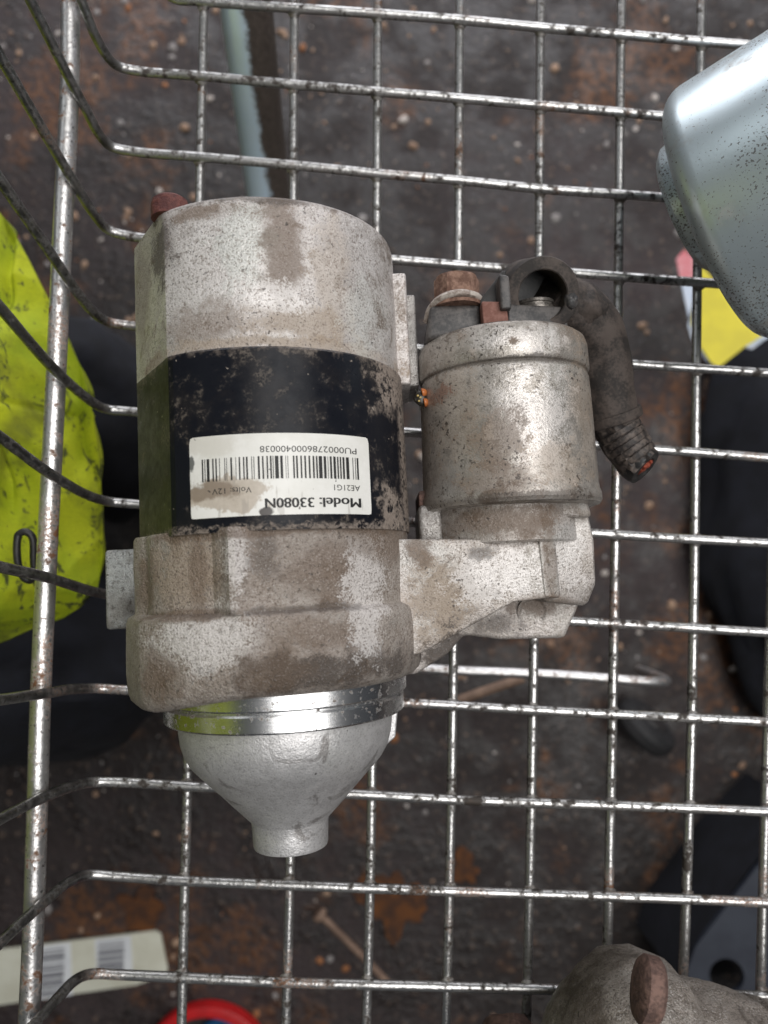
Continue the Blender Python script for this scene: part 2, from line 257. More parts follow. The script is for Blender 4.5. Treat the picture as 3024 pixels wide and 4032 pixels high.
def ground_mat():
    m = NT('oily_floor')
    big = m.noise(3.2, 5, 0.6, off=(0.3, 0.6, 0)); med = m.noise(26, 6, 0.65); f = m.noise(160, 4, 0.65)
    c = m.mix(m.ramp(big, 0.36, 0.64), (0.0120, 0.0072, 0.0060), (0.040, 0.028, 0.028))
    c = m.mix(m.ramp(med, 0.42, 0.62, 0, 0.75), c, (0.012, 0.008, 0.007))
    c = m.mix(m.ramp(f, 0.58, 0.68, 0, 0.6), c, (0.18, 0.125, 0.09))
    c = m.mix(m.ramp(m.noise(90, 5, 0.7, off=(1, 6, 0)), 0.57, 0.66, 0, 0.7), c, (0.012, 0.010, 0.010))
    c = m.mix(m.math('MULTIPLY', m.ramp(m.noise(9, 5, 0.65, off=(5, 5, 0)), 0.53, 0.64, 0, 0.65), m.ramp(f, 0.38, 0.58)), c, (0.15, 0.055, 0.013))
    r = m.ramp(med, 0.40, 0.60, 0.75, 0.38)
    return m.out(c, r, 0, m.bump(f, 0.5, 0.003, m.bump(med, 0.5, 0.006)))
M['ground'] = ground_mat()

# ------------------------------------------------------------------ geometry helpers
def setp(o, label=None, cat=None, group=None, kind=None):
    if label: o['label'] = label
    if cat: o['category'] = cat
    if group: o['group'] = group
    if kind: o['kind'] = kind
    return o
def thing(name, label, cat, loc=(0, 0, 0), rz=0.0, group=None):
    o = bpy.data.objects.new(name, None); COL.objects.link(o); o.location = loc; o.rotation_euler = (0, 0, rz)
    o.empty_display_size = 0.01
    return setp(o, label, cat, group)
def link(name, verts, faces, mat, parent=None, smooth=True, sharp=30):
    me = bpy.data.meshes.new(name); me.from_pydata([tuple(v) for v in verts], [], faces); me.update()
    bm = bmesh.new(); bm.from_mesh(me); bmesh.ops.recalc_face_normals(bm, faces=bm.faces); bm.to_mesh(me); bm.free()
    for p in me.polygons: p.use_smooth = smooth
    if smooth: me.set_sharp_from_angle(angle=rad(sharp))
    for x in (mat if isinstance(mat, (list, tuple)) else [mat]): me.materials.append(x)
    o = bpy.data.objects.new(name, me); COL.objects.link(o); o.parent = parent
    return o
def from_bm(name, bm, mat, parent=None, sharp=30):
    bmesh.ops.recalc_face_normals(bm, faces=bm.faces)
    me = bpy.data.meshes.new(name); bm.to_mesh(me); bm.free()
    for p in me.polygons: p.use_smooth = True
    me.set_sharp_from_angle(angle=rad(sharp)); me.materials.append(mat)
    o = bpy.data.objects.new(name, me); COL.objects.link(o); o.parent = parent
    return o
def catmull(pts, n=8):
    P = [Vector(p) for p in pts]; P = [P[0]*2-P[1]] + P + [P[-1]*2-P[-2]]; out = []
    for i in range(1, len(P)-2):
        p0, p1, p2, p3 = P[i-1], P[i], P[i+1], P[i+2]
        d0 = max((p1-p0).length, 1e-6)**0.5; d1 = max((p2-p1).length, 1e-6)**0.5; d2 = max((p3-p2).length, 1e-6)**0.5
        m1 = ((p1-p0)/d0 - (p2-p0)/(d0+d1) + (p2-p1)/d1)*d1
        m2 = ((p2-p1)/d1 - (p3-p1)/(d1+d2) + (p3-p2)/d2)*d1
        for k in range(n):
            t = k/n; t2 = t*t; t3 = t2*t
            out.append(p1*(2*t3-3*t2+1) + m1*(t3-2*t2+t) + p2*(-2*t3+3*t2) + m2*(t3-t2))
    out.append(P[-2]); return out
def tube_geo(path, radii, seg=12, jitter=0.0):
    V, Fc = [], []
    n = len(path)
    if not hasattr(radii, '__len__'): radii = [radii]*n
    t = (path[1]-path[0]).normalized(); u = t.orthogonal().normalized()
    for i, p in enumerate(path):
        t = (path[min(i+1, n-1)]-path[max(i-1, 0)]).normalized()
        u = (u - t*u.dot(t)).normalized(); v = t.cross(u)
        for k in range(seg):
            a = 2*math.pi*k/seg; r = radii[i]
            if jitter: r *= 1 + jitter*noise.noise(Vector((p.x*90, p.y*90, p.z*90+k*1.7)))
            V.append(p + (u*math.cos(a)+v*math.sin(a))*r)
    for i in range(n-1):
        for k in range(seg):
            a, b = i*seg+k, i*seg+(k+1) % seg
            Fc.append((a, b, b+seg, a+seg))
    Fc.append(tuple(range(seg-1, -1, -1))); Fc.append(tuple(range((n-1)*seg, n*seg)))
    return V, Fc
def tube(name, pts, r, mat, parent=None, n=8, seg=12, jitter=0.0, radii=None):
    path = catmull([Vector(p)*MM for p in pts], n)
    rr = r*MM
    if radii:
        m = len(radii)-1; rr = []
        for i in range(len(path)):
            f = i/(len(path)-1)*m; k = min(int(f), m-1); rr.append((radii[k]*(1-(f-k))+radii[k+1]*(f-k))*MM)
    V, Fc = tube_geo(path, rr, seg, jitter)
    return link(name, V, Fc, mat, parent, sharp=50)
def sweep(name, prof, mat, parent=None, c=(0, 0), rf=None, seg=128, phis=None, sharp=14, caps=(True, True), jit=0.0, yf=None):
    """rings round a local-Y axis through (c.x, c.z) mm; prof = [(y, r)] mm; rf(phi, y, r) may change r. phi: 0 up, + to +x"""
    if phis is None: phis = [360*k/seg-180 for k in range(seg)]
    V, Fc = [], []; n = len(phis)
    for (y, r) in prof:
        for ph in phis:
            rr = rf(ph, y, r) if rf else r
            a = rad(ph)
            if jit: rr += jit*noise.noise(Vector((math.sin(a)*r*0.12, y*0.12, math.cos(a)*r*0.12)))
            V.append(Vector((c[0]+rr*math.sin(a), yf(ph, y) if yf else y, c[1]+rr*math.cos(a)))*MM)
    for i in range(len(prof)-1):
        for k in range(n):
            a, b = i*n+k, i*n+(k+1) % n
            Fc.append((a, b, b+n, a+n))
    if caps[0]: Fc.append(tuple(range(n)))
    if caps[1]: Fc.append(tuple(range((len(prof)-1)*n, len(prof)*n))[::-1])
    return link(name, V, Fc, mat, parent, sharp=sharp)
def prism(name, poly, z0, z1, mat, parent=None, bev=1.0, top_shift=None, segs=3):
    """polygon (mm, xy) extruded z0..z1 mm with bevelled edges"""
    bm = bmesh.new()
    b = [bm.verts.new((x*MM, y*MM, z0*MM)) for x, y in poly]
    tp = poly if top_shift is None else top_shift
    t = [bm.verts.new((x*MM, y*MM, (z1 if not hasattr(z1, '__len__') else z1[i])*MM)) for i, (x, y) in enumerate(tp)]
    n = len(poly)
    bm.faces.new(b[::-1]); bm.faces.new(t)
    for i in range(n): bm.faces.new((b[i], b[(i+1) % n], t[(i+1) % n], t[i]))
    bmesh.ops.recalc_face_normals(bm, faces=bm.faces)
    if bev: bmesh.ops.bevel(bm, geom=list(bm.edges), offset=bev*MM, segments=segs, profile=0.5, affect='EDGES', clamp_overlap=True)
    bmesh.ops.triangulate(bm, faces=[f for f in bm.faces if len(f.verts) > 4])
    return from_bm(name, bm, mat, parent, 35)
def box(name, x0, x1, y0, y1, z0, z1, mat, parent=None, bev=0.8):
    return prism(name, [(x0, y0), (x1, y0), (x1, y1), (x0, y1)], z0, z1, mat, parent, bev)
def lathe(name, prof, mat, parent, origin, axis, seg=48, sharp=25, hexed=None):
    """prof [(l, r)] mm along axis from origin (mm)"""
    a = Vector(axis).normalized(); u = a.cross(Vector((0, 0, 1)))
    if u.length < 1e-4: u = Vector((1, 0, 0))
    u.normalize(); v = u.cross(a); o = Vector(origin)
    V, Fc = [], []
    for l, r in prof:
        for k in range(seg):
            t = 2*math.pi*k/seg; rr = r
            if hexed and (l, r) in hexed:
                q = (t % (math.pi/3)) - math.pi/6; rr = r*math.cos(math.pi/6)/math.cos(q)
            V.append((o + a*l + (u*math.cos(t)+v*math.sin(t))*rr)*MM)
    for i in range(len(prof)-1):
        for k in range(seg):
            p, q = i*seg+k, i*seg+(k+1) % seg; Fc.append((p, q, q+seg, p+seg))
    Fc.append(tuple(range(seg))); Fc.append(tuple(range((len(prof)-1)*seg, len(prof)*seg))[::-1])
    return link(name, V, Fc, mat, parent, sharp=sharp)
def ellipsoid(name, c, r, mat, parent=None, lump=0.0, ls=20, seg=40, rings=24, zmin=None, rot=None, dents=()):
    V, Fc = [], []
    for i in range(rings+1):
        th = math.pi*i/rings
        for k in range(seg):
            ph = 2*math.pi*k/seg
            d = Vector((math.sin(th)*math.cos(ph), math.sin(th)*math.sin(ph), math.cos(th)))
            f = 1 + lump*(noise.noise(d*2.1 + Vector(c)*0.01) + 0.5*noise.noise(d*5.3 + Vector(c)*0.013))
            p = Vector((d.x*r[0]*f, d.y*r[1]*f, d.z*r[2]*f))
            if rot: p = Matrix.Rotation(rot, 3, 'Z') @ p
            p += Vector(c)
            if zmin is not None: p.z = max(p.z, zmin)
            V.append(p*MM)
    for i in range(rings):
        for k in range(seg):
            a, b = i*seg+k, i*seg+(k+1) % seg; Fc.append((a, b, b+seg, a+seg))
    return link(name, V, Fc, mat, parent, sharp=60)

# ------------------------------------------------------------------ the setting: floor far below the basket
GZ = -400
N = 60
V, Fc = [], []
for i in range(N+1):
    for j in range(N+1):
        sx = (i/N*2-1); sy = (j/N*2-1)
        x = sx*abs(sx)*2500; y = sy*abs(sy)*2500 + 60
        V.append((x*MM, y*MM, (GZ + 1.6*noise.noise(Vector((x*0.02, y*0.02, 0))))*MM))
for i in range(N):
    for j in range(N):
        a = i*(N+1)+j; Fc.append((a, a+1, a+N+2, a+N+1))
setp(link('ground', V, Fc, M['ground']), kind='structure')
pm = [simple('pebble_tan', (0.36, 0.24, 0.16), (0.24, 0.15, 0.10), 90, 0.8), simple('pebble_grey', (0.30, 0.28, 0.27), (0.20, 0.18, 0.17), 90, 0.8),
      simple('pebble_pale', (0.55, 0.50, 0.46), (0.40, 0.35, 0.31), 90, 0.7), simple('pebble_rust', (0.36, 0.15, 0.06), (0.22, 0.09, 0.035), 90, 0.8)]
V, Fc, mi = [], [], []
for q in range(1500):
    x = random.uniform(-420, 430); y = random.uniform(-390, 560)
    if random.random() > 0.35 + 0.65*min(1, max(0, (y+250)/450)): continue
    if noise.noise(Vector((x*0.012, y*0.012, 3))) < -0.12 and random.random() < 0.8: continue
    r = 1.2 + 4.2*random.random()**2.6; h = r*0.45; b0 = len(V); s = random.uniform(0.6, 1); an = random.random()*6.28
    for lvl, (rr, zz) in enumerate(((1, -0.4), (0.9, 0.45), (0.45, 0.95))):
        for k in range(6):
            t = k*math.pi/3; f = rr*random.uniform(0.8, 1.15)
            dx, dy = r*f*math.cos(t), r*f*s*math.sin(t)
            V.append(((x+dx*math.cos(an)-dy*math.sin(an))*MM, (y+dx*math.sin(an)+dy*math.cos(an))*MM, (GZ+zz*h)*MM))
    for l in range(2):
        for k in range(6):
            a, b = b0+l*6+k, b0+l*6+(k+1) % 6; Fc.append((a, b, b+6, a+6))
    Fc.append(tuple(b0+12+k for k in range(6)))
    mi += [random.choices(range(4), (5, 3.5, 2.2, 1.2))[0]]*13
o = link('floor_grit', V, Fc, pm, sharp=60)
for p, k in zip(o.data.polygons, mi): p.material_index = k
setp(o, 'small tan and grey stones pressed into the dark floor', 'grit', kind='stuff')

# ------------------------------------------------------------------ wire basket
LONG=[
 [(-64.3,217.0,-3.0),(-64.3,206.4,-3.0),(-64.4,140.7,-3.0),(-64.2,-64.6,-3.0),(-64.4,-111.1,-3.0),(-64.4,-144.9,-3.0)],
 [(-31.7,217.0,-3.0),(-31.9,206.4,-3.0),(-31.7,137.3,-3.0),(-30.4,-89.5,-3.0),(-31.3,-144.9,-3.0)],
 [(-1.8,217.0,-3.0),(-2.1,206.4,-3.0),(-2.5,125.6,-3.0),(-4.0,-67.6,-3.0),(-4.8,-111.1,-3.0),(-5.8,-144.9,-3.0)],
 [(27.4,217.0,-3.0),(27.1,206.4,-3.0),(25.8,110.6,-3.0),(23.1,-22.7,-3.0),(21.0,-103.9,-3.0),(19.5,-144.9,-3.0)],
 [(56.5,217.0,-3.0),(56.0,206.4,-3.0),(53.9,113.9,-3.0),(49.7,-22.7,-3.0),(46.8,-103.9,-3.0),(45.1,-144.9,-3.0)],
 [(85.4,217.0,-3.0),(84.9,206.4,-3.0),(81.1,103.9,-3.0),(78.1,23.5,-3.0),(74.8,-52.8,-3.0),(72.0,-111.1,-3.0),(70.1,-144.9,-3.0)],
 [(114.1,217.0,-3.0),(113.5,206.4,-3.0),(108.4,103.9,-3.0),(104.0,7.9,-3.0),(100.8,-52.8,-3.0),(96.9,-111.1,-3.0),(94.2,-144.9,-3.0)],
 [(143.2,217.0,-3.0),(142.5,206.4,-3.0),(136.2,103.9,-3.0),(130.1,7.9,-3.0),(123.7,-82.2,-3.0),(119.3,-144.9,-3.0)],
]
CROSS=[
 [(-88.0,214.3,23.9),(-84.2,210.8,8.8),(-75.2,205.0,0.0),(-65.4,203.5,0.0),(-2.4,198.8,0.0),(26.7,196.5,0.0),(55.2,193.6,0.0),(83.5,191.0,0.0),(111.6,188.4,0.0),(128.7,187.0,0.0),(144.9,185.6,0.0)],
 [(-98.0,188.3,31.1),(-96.7,184.2,24.8),(-95.1,178.4,16.7),(-93.6,176.2,9.2),(-92.0,177.6,2.0),(-85.9,177.4,0.0),(-63.2,175.5,0.0),(-31.2,172.4,0.0),(-2.0,169.8,0.0),(26.4,167.3,0.0),(54.7,164.7,0.0),(82.7,162.2,0.0),(96.9,160.8,0.0),(143.5,156.7,0.0)],
 [(-102.8,167.7,45.4),(-101.3,163.4,37.7),(-99.0,156.9,25.9),(-97.2,152.6,17.0),(-95.7,148.9,9.6),(-94.0,148.6,2.0),(-87.5,148.0,0.0),(-62.5,145.8,0.0),(-30.9,142.9,0.0),(-2.0,139.9,0.0),(26.2,137.4,0.0),(54.2,134.4,0.0),(81.9,132.4,0.0),(99.2,131.1,0.0),(142.2,127.8,0.0)],
 [(-105.0,142.6,56.5),(-102.0,134.8,41.5),(-98.3,125.7,23.1),(-95.9,120.4,11.4),(-94.0,118.8,2.0),(-87.4,117.5,0.0),(-68.3,115.5,0.0),(5.6,108.9,0.0),(41.3,106.0,0.0),(65.0,104.4,0.0),(81.2,103.1,0.0),(107.7,101.1,0.0),(140.8,98.7,0.0)],
 [(-104.5,109.2,59.4),(-99.7,97.8,35.6),(-96.4,89.5,19.0),(-94.6,86.6,9.9),(-92.8,86.5,2.0),(-86.5,86.0,0.0),(84.7,72.5,0.0),(105.1,71.2,0.0),(139.4,68.8,0.0)],
 [(-104.0,74.5,57.5),(-103.2,72.8,53.9),(-98.8,63.1,31.6),(-95.0,57.6,12.4),(-92.7,56.7,2.0),(-85.7,56.3,0.0),(92.4,43.2,0.0),(104.0,42.4,0.0),(138.0,39.7,0.0)],
 [(-102.3,38.5,57.7),(-101.6,37.5,54.2),(-97.6,31.1,34.6),(-93.7,26.6,14.9),(-91.0,25.6,2.0),(-84.8,25.1,0.0),(69.3,15.2,0.0),(103.0,13.2,0.0),(136.7,11.5,0.0)],
 [(-101.1,3.7,56.8),(-100.4,3.2,53.4),(-96.2,0.2,32.1),(-92.5,-3.4,13.6),(-90.1,-5.0,2.0),(-83.9,-5.9,0.0),(62.5,-13.8,0.0),(102.0,-16.0,0.0),(135.4,-18.0,0.0)],
 [(-103.8,-31.9,48.2),(-102.6,-32.3,43.6),(-98.4,-33.1,26.5),(-96.4,-33.9,13.1),(-93.6,-35.2,2.0),(-83.0,-36.1,0.0),(7.6,-40.1,0.0),(48.3,-42.4,0.0),(101.0,-45.0,0.0),(134.0,-46.7,0.0)],
 [(-102.7,-63.9,47.9),(-102.0,-63.5,44.4),(-98.2,-62.8,25.2),(-95.5,-63.4,11.7),(-93.2,-64.8,2.0),(-85.1,-65.3,0.0),(-59.7,-66.8,0.0),(-8.9,-69.1,0.0),(25.4,-70.9,0.0),(100.0,-73.5,0.0),(132.7,-74.9,0.0)],
 [(-102.7,-96.8,45.0),(-102.0,-96.1,41.6),(-98.2,-93.0,22.5),(-96.0,-91.9,11.5),(-93.6,-93.4,2.0),(-85.8,-94.6,0.0),(-63.5,-96.0,0.0),(-31.0,-97.3,0.0),(25.2,-99.3,0.0),(99.0,-101.7,0.0),(131.4,-103.0,0.0)],
 [(-99.3,-124.6,37.1),(-97.6,-123.8,28.5),(-95.3,-121.9,17.1),(-94.0,-121.4,10.4),(-92.0,-123.4,2.0),(-83.4,-124.6,0.0),(-62.9,-125.5,0.0),(-30.6,-126.9,0.0),(24.9,-128.3,0.0),(54.2,-129.1,0.0),(130.0,-131.5,0.0)],
]
ROD=[(-102.1,193.9,20.6),(-101.8,156.9,19.0),(-101.9,125.3,19.5),(-102.0,79.7,20.2),(-102.1,50.1,20.5),(-102.2,21.3,21.2),(-102.3,0.2,21.5),(-102.4,-34.2,21.8),(-102.3,-67.8,21.5),(-102.2,-100.7,21.2),(-102.3,-132.4,21.5)]
bk = thing('wire_basket', 'grimy galvanised wire mesh basket that the old car parts lie in', 'basket', (0, 0, -0.0045))
def off(pts): return [(x, y, z+4.5) for x, y, z in pts]
def ext(a, b, L):
    d = Vector(a)-Vector(b); d.normalize(); return tuple(Vector(a)+d*L)
LONG = [[ext(p[0], p[1], 60)] + p + [ext(p[-1], p[-2], 60)] for p in LONG]
def climb(p):                                  # carry each side wire on up to the rim of the basket
    a, b = Vector(p[0]), Vector(p[2]); d = (a-b)/(a.z-b.z); return tuple(a+d*(100-a.z))
CROSS = [[climb(p)] + p + [ext(p[-1], p[-2], 70)] for p in CROSS]
RIM = [tuple(Vector(p[0])+Vector((-4, 0, 0))) for p in CROSS[1:]]
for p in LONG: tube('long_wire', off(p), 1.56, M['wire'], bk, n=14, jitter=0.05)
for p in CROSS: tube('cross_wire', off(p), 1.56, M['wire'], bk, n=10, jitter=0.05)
def yat(p, x):
    for a, b in zip(p, p[1:]):
        if min(a[0], b[0]) <= x <= max(a[0], b[0]) and a[2] < 1 and b[2] < 1 and b[0] != a[0]: return a[1]+(b[1]-a[1])*(x-a[0])/(b[0]-a[0])
def xat(p, y):
    for a, b in zip(p, p[1:]):
        if min(a[1], b[1]) <= y <= max(a[1], b[1]) and b[1] != a[1]: return a[0]+(b[0]-a[0])*(y-a[1])/(b[1]-a[1])
wm = None
for lp in LONG:
    for cp in CROSS:
        x = lp[3][0]
        for _ in range(3):
            y = yat(cp, x)
            if y is None: break
            x = xat(lp, y) or x
        if y is None or abs(x) > 130: continue
        if wm is None:
            wm = ellipsoid('weld', (0, 0, 0), (2.5, 2.3, 1.5), M['weld'], bk, lump=0.25, seg=10, rings=6); o = wm
        else:
            o = wm.copy(); COL.objects.link(o)
        o.location = (x*MM, y*MM, (4.5-1.7)*MM); o.rotation_euler = (0, 0, random.random()*6.28)
tube('rim_rod', off(RIM), 3.2, M['rod'], bk, n=6, seg=16)
tube('side_rod', off([ext(ROD[0], ROD[1], 70)] + ROD + [ext(ROD[-1], ROD[-2], 60)]), 3.0, M['rod'], bk, n=8, seg=18, jitter=0.02)
tube('frame_tube', [(-48, 400, 110), (-55, 290, 20), (-57.2, 242, -36), (-58.7, 194.7, -116), (-56.3, 144, -166), (-50, 90, -200)], 11, M['tube'], bk, n=10, seg=28)
tube('frame_rod', [(-10, -38, -95), (21.2, -40.9, -96), (80, -43.5, -96), (122, -46.5, -96), (130, -47.0, -101), (133, -47.2, -112), (134, -47.2, -150)], 2.3, M['rod'], bk, n=6)
tube('frame_rod', [(36, -66, -156), (41.9, -63.3, -156), (74, -52.4, -156)], 2.6, M['tan'], bk, n=6)
cs = lathe('castor', [(-9, 6), (-9, 20), (-7, 24), (-3, 26), (3, 26), (7, 24), (9, 20), (9, 6)], M['tyre'], bk, (210, -118, -370), (0.5, 0.6, 0.35), seg=36)
lathe('hub', [(8.5, 4), (8.5, 13), (11, 11), (11.5, 4)], M['hub'], cs, (210, -118, -370), (0.5, 0.6, 0.35), seg=24)

# ------------------------------------------------------------------ starter motor (local: axis along Y at z=42, nose towards -Y)
sm = thing('starter_motor', 'starter motor with black band, white barcode sticker and cast nose, lying in the wire basket', 'starter motor', (-0.0305, 0, 0.0), rad(2.7))
AZ = 42.0
PH = sorted(set([360*k/120-180 for k in range(120)] + [-31.0, -73.5]))
def facet(ph, R, planes=((-57.0, 33.5), (-90.0, 33.7))):
    for a, d in planes:
        c = math.cos(rad(ph-a))
        if c > 0.5: R = min(R, d/c)
    return R
def rf_cap(ph, y, r): return facet(ph, r)
cap = sweep('rear_cap', [(54.0, 36.6), (54.3, 37.2), (55, 37.3), (60, 37.3), (70, 37.3), (80, 37.2), (88.8, 37.1), (90.6, 36.7), (91.4, 36.0), (91.6, 35.0), (91.8, 20), (91.8, 5)], M['cap'], sm, (0, AZ), rf_cap, phis=PH, jit=0.12)
band = sweep('yoke_band', [(11.0, 38.0), (12.2, 38.1), (20, 38.1), (33, 38.1), (45, 38.1), (53.6, 38.05), (54.1, 37.7)], M['black'], sm, (0, AZ), rf_cap, phis=PH, jit=0.05)
def gauss(x, c, w): return math.exp(-((x-c)/w)**2)
def sst(x, a, b):
    t = min(1, max(0, (x-a)/(b-a))); return t*t*(3-2*t)
PHH = sorted(set([360*k/180-180 for k in range(180)]))
def rf_h(ph, y, r):
    R = facet(ph, r, ((-62.0, r-1.6), (-90.0, r-2.6)))
    up = sst(y, -8.4, -7.4)
    if up > 0:
        R -= up*0.9
        R -= up*1.0*sst(ph, -56, -52)*(1-sst(ph, -13.5, -11.5))
        R += up*2.9*gauss(ph, -5.0, 4.0)
        R -= up*0.6*sst(ph, 2, 8)*(1-sst(ph, 38, 60))
        R += up*1.1*gauss(ph, -62, 4.5)
    return R
hp = [(-26.8, 30), (-26.8, 35.8), (-26.2, 37.6), (-24.8, 39.0), (-22.8, 39.7), (-18, 40.0), (-13, 40.0), (-10, 39.8), (-8.6, 39.4), (-8.2, 39.1), (-7.8, 38.8), (-7.4, 38.5), (-6.8, 38.4), (-4, 38.4), (0, 38.4), (4, 38.4), (8, 38.4), (11.3, 38.4), (12.0, 38.0), (12.0, 34)]
hous = sweep('drive_housing', hp, M['housing'], sm, (0, AZ), rf_h, phis=PHH, sharp=30, jit=0.35, yf=lambda ph, y: y-(4.6*sst(-ph, -5, 62)*(1-sst(-ph, 110, 170)) if y < -12 else 0.0))
NX = 2.2
sweep('locating_ring', [(-25, 33.0), (-30.4, 33.0), (-30.8, 32.6), (-30.9, 31.4), (-31.3, 31.3), (-31.5, 31.9), (-32, 32.1), (-35.6, 32.1), (-36.0, 31.7), (-36, 27)], M['machined'], sm, (NX, AZ), seg=128, sharp=20)
sweep('nose_cone', [(-34, 28.8), (-36.4, 28.8), (-39, 28.7), (-42.4, 28.2), (-45.5, 27.2), (-48, 25.7), (-50.2, 23.7), (-53, 21.0), (-56, 18.1), (-59, 15.3), (-62, 12.4), (-63.9, 10.5), (-64.3, 10.3), (-67, 10.15), (-70.4, 10.0), (-71.0, 9.8), (-71.2, 9.4), (-71.2, 6.2), (-70, 5.8), (-60, 5.6)], M['nose'], sm, (NX, AZ-0.5), seg=96, sharp=24, jit=0.15)
prism('nose_rib', [(31.0, -33), (33.2, -33), (31.6, -45), (29.0, -47)], 30, 38, M['nose'], sm, 0.5)

# through bolt head behind the cap
lathe('through_bolt', [(0, 4.7), (3.2, 4.7), (4.6, 4.4), (5.4, 3.4), (5.6, 1.5)], M['rust_dark'], sm, (-19.0, 91.2, 68.6), (0, 1, 0), seg=36)
# cap lug strips beside the solenoid
box('cap_lug', 36.0, 40.6, 52.0, 84.0, 22, 46, M['cap'], sm, 0.8)
box('cap_lug', 40.2, 43.0, 52.5, 79, 22, 42, M['lug'], sm, 0.6)

# sticker wrapped on the band
RL = 38.1
def wrap(ph, y, h): return Vector(((RL+h)*math.sin(rad(ph)), y, AZ+(RL+h)*math.cos(rad(ph))))*MM
# photo-plate scale of the sticker (0..1452 across, seen from above) turned into angle round the yoke
CX, CZ = 30.5 - 1.1, 255.0 - AZ          # camera stands this far to the right of and above the axis
def sil(ph): 
    s, c = RL*math.sin(rad(ph)), RL*math.cos(rad(ph)); return (s-CX)/(CZ-c)
PA, PB = -20.5, 47.5
def phi_at(f):                            # f 0..1 left to right as laid out on the printed face
    lo, hi = PA, PB; tgt = sil(PA)+(sil(PB)-sil(PA))*f
    for _ in range(40):
        m_ = (lo+hi)/2
        if sil(m_) < tgt: lo = m_
        else: hi = m_
    return (lo+hi)/2
LY0, LY1 = 14.4, 33.4
V, Fc = [], []
na, nb = 48, 14
for lvl in (0.05, 0.16):
    for j in range(nb+1):
        for i in range(na+1):
            ph = PA+(PB-PA)*i/na; y = LY0+(LY1-LY0)*j/nb
            # rounded corners: pull corner vertices in
            u = (ph-PA)/(PB-PA)*45; v = y-LY0; rc = 1.3
            for (cu, cv, su, sv) in ((rc, 19.2-rc, -1, 1), (45-rc, 19.2-rc, 1, 1), (45-0.5, 0.5, 1, -1), (0.5, 0.5, -1, -1)):
                r_ = rc if cv > 5 else 0.5
                du, dv = (u-cu)*su, (v-cv)*sv
                if du > 0 and dv > 0:
                    L = math.hypot(du, dv)
                    if L > r_: u = cu+su*du*r_/L; v = cv+sv*dv*r_/L
            V.append(wrap(PA+(PB-PA)*u/45, LY0+v, lvl))
nn = (na+1)*(nb+1)
for j in range(nb):
    for i in range(na):
        a = j*(na+1)+i; Fc.append((a, a+1, a+na+2, a+na+1)); Fc.append((nn+a, nn+a+na+1, nn+a+na+2, nn+a+1))
edge = [i for i in range(na)] + [na+(na+1)*j for j in range(nb)] + [nn-1-i for i in range(na)] + [(na+1)*(nb-j) for j in range(nb)]
for k in range(len(edge)):
    a, b = edge[k], edge[(k+1) % len(edge)]; Fc.append((a, b, b+nn, a+nn))
lab = link('barcode_sticker', V, Fc, M['label'], sm, sharp=50)
setp(lab, 'white sticker with black barcode and printing, smeared with oil')
BARS = [(205,217),(227,234),(245,267),(290,302),(315,327),(346,352),(388,394),(404,409),(437,451),(479,484),(505,517),(540,551),(564,578),(607,613),(625,631),(659,675),(694,707),(730,742),(758,772),(780,787),(798,828),(841,862),(884,888),(900,905),(944,957),(969,983),(1004,1017),(1036,1050),(1070,1084),(1103,1117),(1130,1143),(1152,1180),(1192,1212),(1224,1229),(1242,1258),(1270,1290),(1300,1312),(1322,1334),(1344,1360),(1372,1396),(1424,1430),(1444,1450),(1458,1472)]
def fx(px): return (px-108)/1452.0
V, Fc = [], []
by0, by1 = LY1-19.2*(522-150)/672, LY1-19.2*(322-135)/672
for a, b in BARS:
    p0, p1 = phi_at(fx(a)), phi_at(fx(b)); k = len(V)
    V += [wrap(p0, by0, 0.19), wrap(p1, by0, 0.19), wrap(p1, by1, 0.19), wrap(p0, by1, 0.19)]; Fc.append((k, k+1, k+2, k+3))
link('barcode', V, Fc, M['print'], lab, smooth=False)
def lettering(text, px_start, px_end, base, cap_h, bold=0.0, nudge=0):
    cu = bpy.data.curves.new('lettering', 'FONT'); cu.body = text; cu.size = 1.0; cu.offset = bold; cu.resolution_u = 3
    ob = bpy.data.objects.new('tmp', cu); COL.objects.link(ob)
    me = bpy.data.meshes.new_from_object(ob.evaluated_get(bpy.context.evaluated_depsgraph_get()))
    bpy.data.objects.remove(ob); bpy.data.curves.remove(cu)
    xs = [v.co.x for v in me.vertices]; x0, x1 = min(xs), max(xs)
    H = max(v.co.y for v in me.vertices)
    for v in me.vertices:
        t = (v.co.x-x0)/(x1-x0); px = px_start+(px_end-px_start)*t
        v.co = wrap(phi_at(fx(px)), base - v.co.y/H*cap_h, 0.20)
    me.materials.append(M['print']); o = bpy.data.objects.new('lettering', me); COL.objects.link(o); o.parent = lab
    me.flip_normals()
    return o
ly = lambda py, top=125: LY1-19.2*(py-top)/680.0
lettering('PU0002786000400038', 1460, 680, ly(232), 1.45, 0.0)
lettering('AE21G1', 1476, 1268, ly(552), 1.35, 0.0)
lettering('Volts: 12V', 602, 283, ly(562), 1.35, 0.0)
for q in (0, 4, 8): lettering('Model: 33080N', 1480-q, 714-q, ly(662), 2.25)

